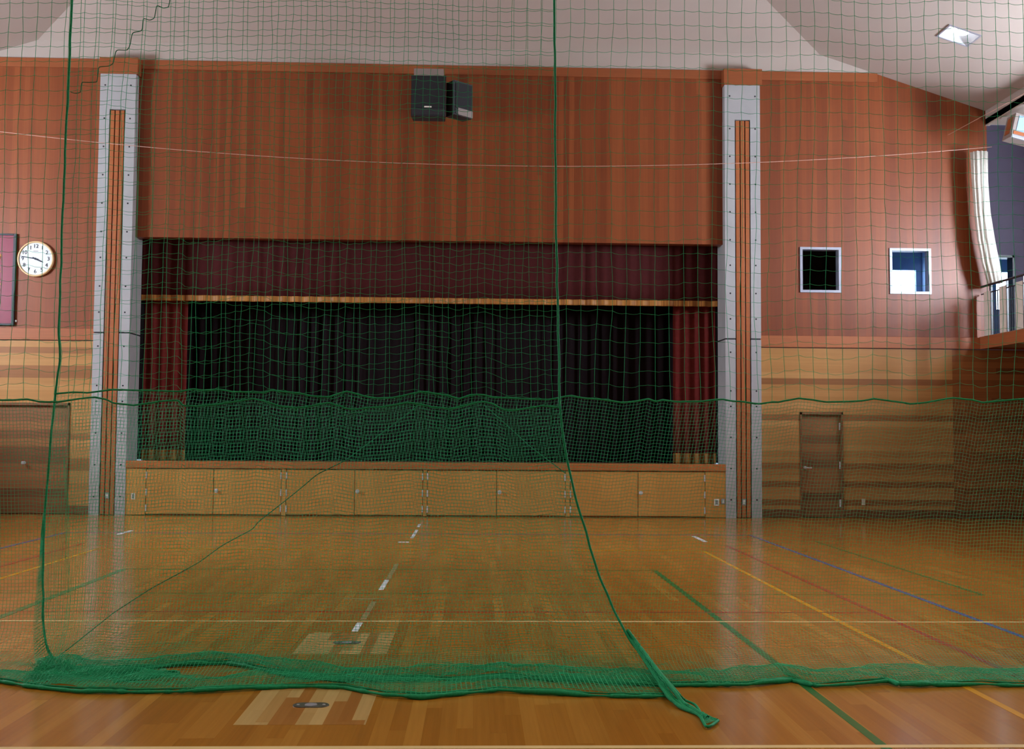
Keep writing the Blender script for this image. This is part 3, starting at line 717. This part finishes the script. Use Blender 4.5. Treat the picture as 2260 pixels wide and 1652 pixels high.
# ---------------------------------------------------------------- the two green nets
def smooth_noise(x, seed, scale):
    r = np.random.default_rng(seed); t = np.asarray(x, float) / scale + 1000.0
    i = np.floor(t).astype(int); f = t - i; f = f * f * (3 - 2 * f); tab = r.uniform(-1, 1, 4096)
    return tab[i % 4096] * (1 - f) + tab[(i + 1) % 4096] * f
def noise2(x, y, seed, sx, sy):
    r = np.random.default_rng(seed); tx = np.asarray(x, float) / sx + 500; ty = np.asarray(y, float) / sy + 500
    ix = np.floor(tx).astype(int); iy = np.floor(ty).astype(int); fx = tx - ix; fy = ty - iy
    fx = fx * fx * (3 - 2 * fx); fy = fy * fy * (3 - 2 * fy); tab = r.uniform(-1, 1, (256, 256)); g = lambda a, b: tab[a % 256, b % 256]
    return (g(ix, iy) * (1 - fx) + g(ix + 1, iy) * fx) * (1 - fy) + (g(ix, iy + 1) * (1 - fx) + g(ix + 1, iy + 1) * fx) * fy

class Net:
    def __init__(self, name, x0, x1, Y0, zj, hem, seed, lean, cusp, period, edge_side, edge_px, label):
        self.x0, self.x1, self.Y0, self.zj, self.seed, self.lean = x0, x1, Y0, zj, seed, lean
        jp = np.array([on_y(px_, py_, Y0) for px_, py_ in cusp]); self.jx, self.jz = jp[:, 0], jp[:, 2]; self.period = period
        h = np.array(sorted([tuple(on_floor(px_, py_, 0.01)[:2]) for px_, py_ in hem])); self.hx, self.hy = h[:, 0], h[:, 1]
        self.root = empty(name, ((x0 + x1) / 2, Y0, 0), label, 'net', 'green divider nets')
        self.root.location = (0, 0, 0)
        self.edge_side = edge_side
        # profile of the hanging lower net: share of the way from the hanging plane to the hem, and height
        self.T = np.array([0.0, 0.01, 0.04, 0.11, 0.22, 0.36, 0.56, 0.78, 1.0, 0.86, 0.72, 0.66, 0.82, 0.98])
        self.Z = np.array([1.0, 0.80, 0.52, 0.27, 0.13, 0.06, 0.026, 0.016, 0.012, 0.030, 0.024, 0.020, 0.018, 0.012])
        ds = np.hypot(np.diff(self.T * 1.05), np.diff(self.Z * zj)); self.Sc = np.concatenate([[0], np.cumsum(ds)])
        z_e = []; x_e = []
        for px_, py_ in edge_px:
            Y = Y0
            for _ in range(12):
                p = on_y(px_, py_, Y); Y = self.depth(p[0], p[2])
            p = on_y(px_, py_, Y); z_e.append(max(p[2], 0.012)); x_e.append(p[0])
        k = np.argsort(z_e); self.ez, self.ex = np.array(z_e)[k], np.array(x_e)[k]
    def hem_y(self, x): return np.interp(x, self.hx, self.hy)
    def depth(self, x, z):
        zz = np.clip(np.asarray(z, float) / self.zj, self.Z[8], 1.0)
        t = np.interp(zz, self.Z[:9][::-1], self.T[:9][::-1])
        return self.Y0 + (self.hem_y(x) - self.Y0) * t
    def joint_dz(self, x):
        x = np.asarray(x, float); lo, hi = self.jx[0], self.jx[-1]
        xr = np.where(x > hi, hi - (x - hi), np.where(x < lo, lo + (lo - x), x))      # beyond the photo's edge the line goes on alike
        return np.interp(xr, self.jx, self.jz) - self.zj + 0.004 * smooth_noise(x, self.seed + 1, 0.11)
    def shift(self, x, z):
        """sideways pull of the loose edge"""
        ed = np.interp(z, self.ez, self.ex)
        if self.edge_side > 0: return (ed - self.x1) * np.clip((x - (self.x1 - 2.6)) / 2.6, 0, 1) ** 1.5
        return (ed - self.x0) * np.clip(((self.x0 + 2.0) - x) / 2.0, 0, 1) ** 1.5
    def upper(self, top, cell):
        sub = 4; nx = int(round((self.x1 - self.x0) / cell)); nz = int(round((top - self.zj) / cell))
        xs = np.linspace(self.x0, self.x1, nx * sub + 1); zs = np.linspace(0, top - self.zj, nz * sub + 1)
        X, Zr = np.meshgrid(xs, zs)
        jd = self.joint_dz(X)
        fade = np.exp(-Zr / 2.2)
        dz = jd * fade + 0.018 * noise2(X, Zr, self.seed + 3, 0.33, 0.9) + 0.007 * noise2(X, Zr, self.seed + 4, 0.13, 0.3)
        dz = dz * np.clip(1 - Zr / (top - self.zj) + 0.3, 0, 1)
        droop = -0.009 * np.abs(np.sin(np.pi * (X - self.x0) / ((self.x1 - self.x0) / nx)))
        dx = 0.020 * noise2(X, Zr, self.seed + 5, 0.5, 0.7) + 0.007 * noise2(X, Zr, self.seed + 6, 0.1, 0.22)
        Z = self.zj + Zr + dz
        edge = np.interp(np.minimum(Z, 6), self.ez, self.ex)
        w = np.clip((X - (self.x1 - 1.2)) / 1.2, 0, 1) if self.edge_side > 0 else np.clip((self.x0 + 1.2 - X) / 1.2, 0, 1)
        Xo = X + dx * (1 - w) + (edge - (self.x1 if self.edge_side > 0 else self.x0)) * w
        Y = self.Y0 + 0.05 * noise2(X, Zr, self.seed + 7, 0.6, 1.5)
        Gv = np.stack([Xo, Y, Z], -1); Gh = np.stack([Xo, Y, Z + droop], -1)
        Pv = np.transpose(Gv[:, ::sub], (1, 0, 2)); Ph = Gh[::sub]
        fast_mesh('coarse_mesh', [sweep(Pv, 0.0018, 4), sweep(Ph, 0.0015, 4)], M['net'], self.root)
        r = MB(); r.tube(Gv[-1], 0.008, 6); r.build('head_rope', M['rope'], self.root, smooth=True)
        return Gv
    def surf(self, x, s):
        """point of the lower net: column x, length s below the joint"""
        t = np.interp(s, self.Sc, self.T); z = np.interp(s, self.Sc, self.Z) * self.zj
        low = np.clip(1.2 - z / self.zj * 2.2, 0, 1)
        lump = noise2(x, s, self.seed + 21, 0.22, 0.35)
        z = z + self.joint_dz(x) * np.clip(z / self.zj, 0, 1) ** 0.6
        on = np.clip(1 - z / 0.25, 0, 1)
        z = z + on * np.clip(0.028 * (lump + 0.25) + 0.014 * noise2(x, s, self.seed + 22, 0.09, 0.12), -0.004, 0.09)
        z = np.maximum(z, 0.006)
        tt = t + on * 0.10 * noise2(x, s, self.seed + 23, 0.45, 0.5) * np.clip((1 - t) * 4, 0, 1)
        sh = self.shift(x, z)
        xo = x + sh + self.lean * (self.zj - np.clip(z, 0, self.zj)) * np.clip(np.abs(x - (self.x1 if self.edge_side > 0 else self.x0)) / 0.8, 0, 1)
        y = self.Y0 + (self.hem_y(xo) - self.Y0) * tt + 0.03 * noise2(x, s, self.seed + 24, 0.5, 0.9) * (1 - on)
        return np.stack([xo, y, z], -1)
    def lower(self, cell):
        nx = int(round((self.x1 - self.x0) / cell)); ns = int(round(self.Sc[-1] / cell))
        xs = np.linspace(self.x0, self.x1, nx + 1); ss = np.linspace(0, self.Sc[-1], ns + 1)
        X, Sg = np.meshgrid(xs, ss); G = self.surf(X, Sg)
        fast_mesh('fine_mesh', [sweep(np.transpose(G, (1, 0, 2)), 0.00112, 3), sweep(G, 0.00112, 3)], M['net'], self.root)
        xs = np.linspace(self.x0, self.x1, nx * 2 + 1)
        J = self.surf(xs, np.zeros_like(xs)); J[:, 1] -= 0.003
        fast_mesh('joint_rope', [sweep(J[None], 0.0065, 6)], M['rope'], self.root)
        # the hem: a heavy rope with netting bunched round it
        H = self.surf(xs, np.full_like(xs, self.Sc[8])); H[:, 2] = 0.016 + 0.006 * smooth_noise(xs, self.seed + 31, 0.2)
        H[:, 1] -= 0.01
        rad = 0.0125 + 0.004 * smooth_noise(xs, self.seed + 32, 0.13) + 0.004 * smooth_noise(xs, self.seed + 33, 0.04)
        H2 = H.copy(); H2[:, 1] += 0.045 + 0.02 * smooth_noise(xs, self.seed + 34, 0.25); H2[:, 2] += 0.006
        fast_mesh('hem_rope', [sweep(H[None], 0.01, 8, radii=rad[None]), sweep(H2[None], 0.01, 8, radii=rad[None] * 0.6)], M['rope'], self.root)
        return G
    def on_surface(self, px_, py_, front=0.006):
        Y = self.Y0
        for _ in range(14):
            p = on_y(px_, py_, Y); Y = float(self.depth(p[0], p[2])) - front
        p = on_y(px_, py_, Y); p[2] = max(p[2], 0.015); return p

hemA = [(-1100, 1490), (-500, 1506), (0, 1502), (60, 1513), (180, 1526), (430, 1526), (640, 1514), (760, 1516), (850, 1534), (930, 1539), (1000, 1532), (1100, 1523), (1200, 1529), (1350, 1535), (1480, 1537), (1560, 1545)]
hemB = [(60, 1480), (120, 1475), (300, 1478), (380, 1468), (500, 1462), (640, 1490), (760, 1501), (1000, 1501), (1100, 1492), (1300, 1505), (1480, 1511), (1650, 1512), (1745, 1500), (1800, 1513), (1880, 1511), (1960, 1505), (1985, 1513), (2100, 1510), (2260, 1512), (2600, 1506), (3000, 1513), (3500, 1504)]
edgeA = [(1224, 0), (1225, 200), (1226, 400), (1229, 600), (1233, 780), (1236, 900), (1243, 960), (1252, 1020), (1270, 1100), (1292, 1170), (1318, 1260), (1352, 1340), (1395, 1420), (1440, 1485), (1480, 1535)]
edgeB = [(160, 0), (150, 200), (141, 400), (134, 600), (129, 740), (133, 780), (123, 870), (113, 960), (104, 1060), (97, 1150), (94, 1280), (96, 1380), (104, 1430), (118, 1465)]
jointA = [(0, 882), (34, 881), (58, 881), (88, 886), (125, 887), (146, 884), (170, 880), (210, 876), (234, 880), (251, 888), (295, 893), (315, 890), (353, 885), (393, 883), (403, 895), (434, 895), (475, 892), (519, 886), (559, 880), (586, 886), (620, 897), (651, 899), (685, 895), (725, 888), (750, 894), (764, 900), (784, 902), (818, 899), (862, 894), (899, 888), (933, 893), (953, 898), (994, 902), (1021, 894), (1065, 886), (1089, 891), (1109, 902), (1140, 905), (1170, 900), (1197, 895), (1236, 899)]
jointB = [(123, 869), (170, 865), (203, 866), (251, 859), (281, 860), (325, 862), (403, 864), (431, 859), (451, 861), (488, 859), (515, 863), (556, 865), (586, 866), (603, 860), (627, 864), (664, 868), (692, 873), (725, 875), (764, 864), (801, 873), (835, 878), (865, 877), (896, 871), (933, 864), (967, 869), (987, 872), (1014, 880), (1038, 872), (1069, 871), (1089, 875), (1133, 878), (1174, 881), (1208, 881), (1231, 878), (1262, 873), (1292, 878), (1326, 881), (1377, 889), (1411, 884), (1431, 879), (1448, 885), (1462, 881), (1500, 887), (1551, 886), (1597, 880), (1625, 885), (1680, 890), (1720, 887), (1734, 883), (1764, 879), (1795, 882), (1825, 887), (1873, 886), (1903, 884), (1927, 879), (1968, 885), (2008, 891), (2042, 888), (2076, 882), (2103, 878), (2144, 882), (2168, 888), (2205, 884), (2260, 880)]
A = Net('divider_net', -6.3, 0.612, 7.76, 1.80, hemA, 40, 0.08, jointA, 0.52, 1, edgeA, 'front green net from the left, its right edge rope trailing onto the floor')
B = Net('divider_net', -3.03, 7.2, 7.94, 1.86, hemB, 70, -0.19, jointB, 0.52, -1, edgeB, 'rear green net reaching right from the edge rope beside the clock')
for N in (A, B):
    N.upper(5.45, 0.1065 if N is A else 0.1085)
    N.G = N.lower(0.0246)

def edge_rope(N, edge_px, name, r, extra=None):
    pts = [N.on_surface(x, y, 0.01) for x, y in edge_px]
    top = pts[0].copy(); top[2] = 5.45; pts = [top] + pts
    P = np.array(pts + ([] if extra is None else extra)); d = np.concatenate([[0], np.cumsum(np.linalg.norm(np.diff(P, axis=0), axis=1))])
    q = np.linspace(0, d[-1], 160); C = np.stack([np.interp(q, d, P[:, i]) for i in range(3)], -1)
    for _ in range(3): C[1:-1] = (C[:-2] + 2 * C[1:-1] + C[2:]) / 4
    C[:, 0] += 0.004 * smooth_noise(q, 5, 0.12)
    fast_mesh(name, [sweep(C[None], r, 8)], M['rope'], N.root); return C
EA = edge_rope(A, edgeA, 'edge_rope', 0.0085)
EB = edge_rope(B, edgeB, 'edge_rope', 0.0085)
# gathered corner of the front net trailing on the floor to a loop of rope
def fl(px_, py_, z=0.014): return on_floor(px_, py_, z)
strands = []
base = [A.on_surface(1385, 1400), A.on_surface(1418, 1445), fl(1455, 1497, 0.05), fl(1490, 1543, 0.03)]
for k, (dx, dz, tail) in enumerate(((0, 0, [(1512, 1560), (1535, 1566), (1556, 1580), (1583, 1588)]), (0.02, 0.012, [(1503, 1556), (1530, 1568), (1548, 1582), (1553, 1596), (1560, 1606), (1571, 1600), (1585, 1589)]),
        (-0.02, 0.0, [(1500, 1560), (1522, 1568), (1545, 1576), (1551, 1590)]), (0.035, 0.02, [(1508, 1543), (1522, 1549), (1533, 1552), (1543, 1566), (1550, 1580)]), (-0.035, 0.005, [(1497, 1554), (1518, 1566), (1540, 1574), (1556, 1578)]), (0.01, 0.03, [(1506, 1550), (1526, 1560), (1540, 1570), (1562, 1583)]))):
    P = np.array([p + np.array([dx * (i / 3), 0, dz]) for i, p in enumerate(base)] + [fl(x, y, 0.012 + dz * 0.3) for x, y in tail])
    d = np.concatenate([[0], np.cumsum(np.linalg.norm(np.diff(P, axis=0), axis=1))]); q = np.linspace(0, d[-1], 70)
    C = np.stack([np.interp(q, d, P[:, i]) for i in range(3)], -1)
    for _ in range(4): C[1:-1] = (C[:-2] + 2 * C[1:-1] + C[2:]) / 4
    strands.append(sweep(C[None], (0.0085, 0.0085, 0.011, 0.008, 0.011, 0.012)[k], 8))
fast_mesh('trailing_rope', strands, M['rope'], A.root)
# webs of netting between the strands
def web(c00, c10, c01, c11, na, nb, bump, seed):
    a = np.linspace(0, 1, na)[:, None, None]; b_ = np.linspace(0, 1, nb)[None, :, None]
    G = (c00 * (1 - a) + c10 * a) * (1 - b_) + (c01 * (1 - a) + c11 * a) * b_
    nz = np.random.default_rng(seed).uniform(0, bump, (na, nb)); k = np.sin(np.linspace(0, np.pi, na))[:, None] * np.sin(np.linspace(0, np.pi, nb))[None]
    G[..., 2] += nz * (0.3 + k); return [sweep(G, 0.001, 3), sweep(np.transpose(G, (1, 0, 2)), 0.001, 3)]
parts = web(fl(1541, 1572, .02), fl(1552, 1598, .012), fl(1550, 1570, .02), fl(1583, 1589, .012), 26, 18, 0.012, 1)
parts += web(A.on_surface(1385, 1405), fl(1478, 1545, .012), A.on_surface(1398, 1405), fl(1500, 1545, .03), 60, 14, 0.012, 2)
parts += web(fl(1478, 1540, .02), fl(1535, 1576, .012), fl(1500, 1543, .03), fl(1545, 1568, .02), 40, 14, 0.012, 3)
fast_mesh('gathered_corner', parts, M['net'], A.root)

# the rear net: crumpled corner on the floor, turned-back edge, lacing cords
def crumple(x0, x1, y0, y1, nx, ny, h, seed, taper=True):
    u = np.linspace(0, 1, nx); v = np.linspace(0, 1, ny); U, V = np.meshgrid(u, v)
    X = x0 + (x1 - x0) * U + 0.05 * noise2(U * 6, V * 3, seed, 1, 1); 
    wid = (1 - 0.65 * U) if taper else 1.0
    Y = (y0 + y1) / 2 + (V - 0.5) * (y1 - y0) * wid + 0.04 * noise2(U * 8, V * 3, seed + 1, 1, 1)
    Z = 0.012 + h * np.maximum(0, 0.35 + 0.5 * noise2(U * 9, V * 4, seed + 2, 1, 1) + 0.35 * noise2(U * 30, V * 9, seed + 3, 1, 1)) * (1 - 0.6 * U)
    G = np.stack([X, Y, Z], -1); return [sweep(G, 0.001, 3), sweep(np.transpose(G, (1, 0, 2)), 0.001, 3)]
parts = []
for sd, hh in ((1, 0.10), (2, 0.075), (3, 0.05), (4, 0.03)): parts += crumple(-2.86, -1.95 - 0.12 * (sd % 3), 6.98, 7.42, 70, 26, hh, 100 + 7 * sd)
fast_mesh('crumpled_corner', parts, M['net'], B.root)
P = np.array([fl(300, 1500, .03), fl(330, 1488, .03), fl(360, 1482, .03), fl(388, 1480, .03), fl(397, 1484, .03), fl(385, 1489, .03), fl(355, 1490, .03), fl(320, 1497, .03), fl(250, 1503, .03)])
q = np.linspace(0, len(P) - 1, 60); C = np.stack([np.interp(q, np.arange(len(P)), P[:, i]) for i in range(3)], -1)
for _ in range(4): C[1:-1] = (C[:-2] + 2 * C[1:-1] + C[2:]) / 4
loops = [sweep(C[None], 0.009, 8)]
fast_mesh('corner_rope', loops, M['rope'], B.root)
def px_curve(N, pts, n, front): 
    P = np.array([N.on_surface(x, y, front) for x, y in pts]); d = np.concatenate([[0], np.cumsum(np.linalg.norm(np.diff(P, axis=0), axis=1))])
    q = np.linspace(0, d[-1], n); C = np.stack([np.interp(q, d, P[:, i]) for i in range(3)], -1)
    for _ in range(2): C[1:-1] = (C[:-2] + 2 * C[1:-1] + C[2:]) / 4
    return C
Lc = px_curve(B, [(98, 1130), (89, 1230), (82, 1320), (77, 1400), (79, 1450), (88, 1490), (105, 1520)], 60, 0.02)
Rc = px_curve(B, [(98, 1130), (94, 1230), (95, 1320), (97, 1380), (104, 1430), (117, 1462), (135, 1500)], 60, 0.02)
parts = []
for k in range(3):
    w = np.linspace(0, 1, 5)[None, :, None]; G = Lc[:, None] * (1 - w) + Rc[:, None] * w
    G[..., 1] -= 0.012 * k; parts += [sweep(G, 0.001, 3), sweep(np.transpose(G, (1, 0, 2)), 0.001, 3)]
Fc = px_curve(B, [(140, 1010), (147, 1120), (145, 1220), (150, 1300), (146, 1360), (134, 1410), (120, 1458)], 60, -0.03)
for k in range(3): C = Fc.copy(); C[:, 0] += 0.014 * k * np.linspace(0.3, 1, 60); parts.append(sweep(C[None], 0.0011, 4))
fast_mesh('turned_edge', parts, M['net'], B.root)
C1 = px_curve(B, [(122, 1458), (160, 1424), (190, 1400), (250, 1352), (330, 1300), (400, 1262), (440, 1240), (490, 1203), (560, 1166), (566, 1154), (620, 1112), (660, 1080), (700, 1046), (760, 1017), (850, 950), (932, 888)], 140, -0.02)
C2 = px_curve(B, [(1068, 893), (1110, 930), (1170, 985), (1215, 1019), (1248, 1044)], 60, -0.02)
C3 = px_curve(B, [(300, 1244), (200, 1279), (100, 1322), (0, 1361)], 20, -0.02)
fast_mesh('lacing_cord', [sweep(C1[None], 0.0034, 6), sweep(C2[None], 0.0034, 6)], M['cord'], B.root)
zz = [(378, -30), (375, 0), (372, 16), (360, 18), (346, 11), (341, 40), (331, 45), (316, 40), (314, 68), (292, 72), (287, 100), (281, 111), (256, 110), (250, 140), (240, 146), (218, 147), (216, 165), (214, 181), (196, 182), (180, 181), (178, 204), (166, 206), (156, 203)]
P = np.array([on_y(x, y, 7.9) for x, y in zz]); q = np.linspace(0, len(P) - 1, 150); C = np.stack([np.interp(q, np.arange(len(P)), P[:, i]) for i in range(3)], -1)
for _ in range(2): C[1:-1] = (C[:-2] + 2 * C[1:-1] + C[2:]) / 4
fast_mesh('repair_cord', [sweep(C[None], 0.0032, 6)], M['cord'], B.root)
# steel cable across the hall that carries both nets
m = MB()
for y in (7.76, 7.94): m.tube([(XLO + 0.02, y, 5.47), (CX, y, 5.46), (XRO - 0.02, y, 5.47)], 0.006, 6)
tag(m.build('net_cable', M['wire']), 'pair of steel cables across the hall carrying the green nets', 'cable')
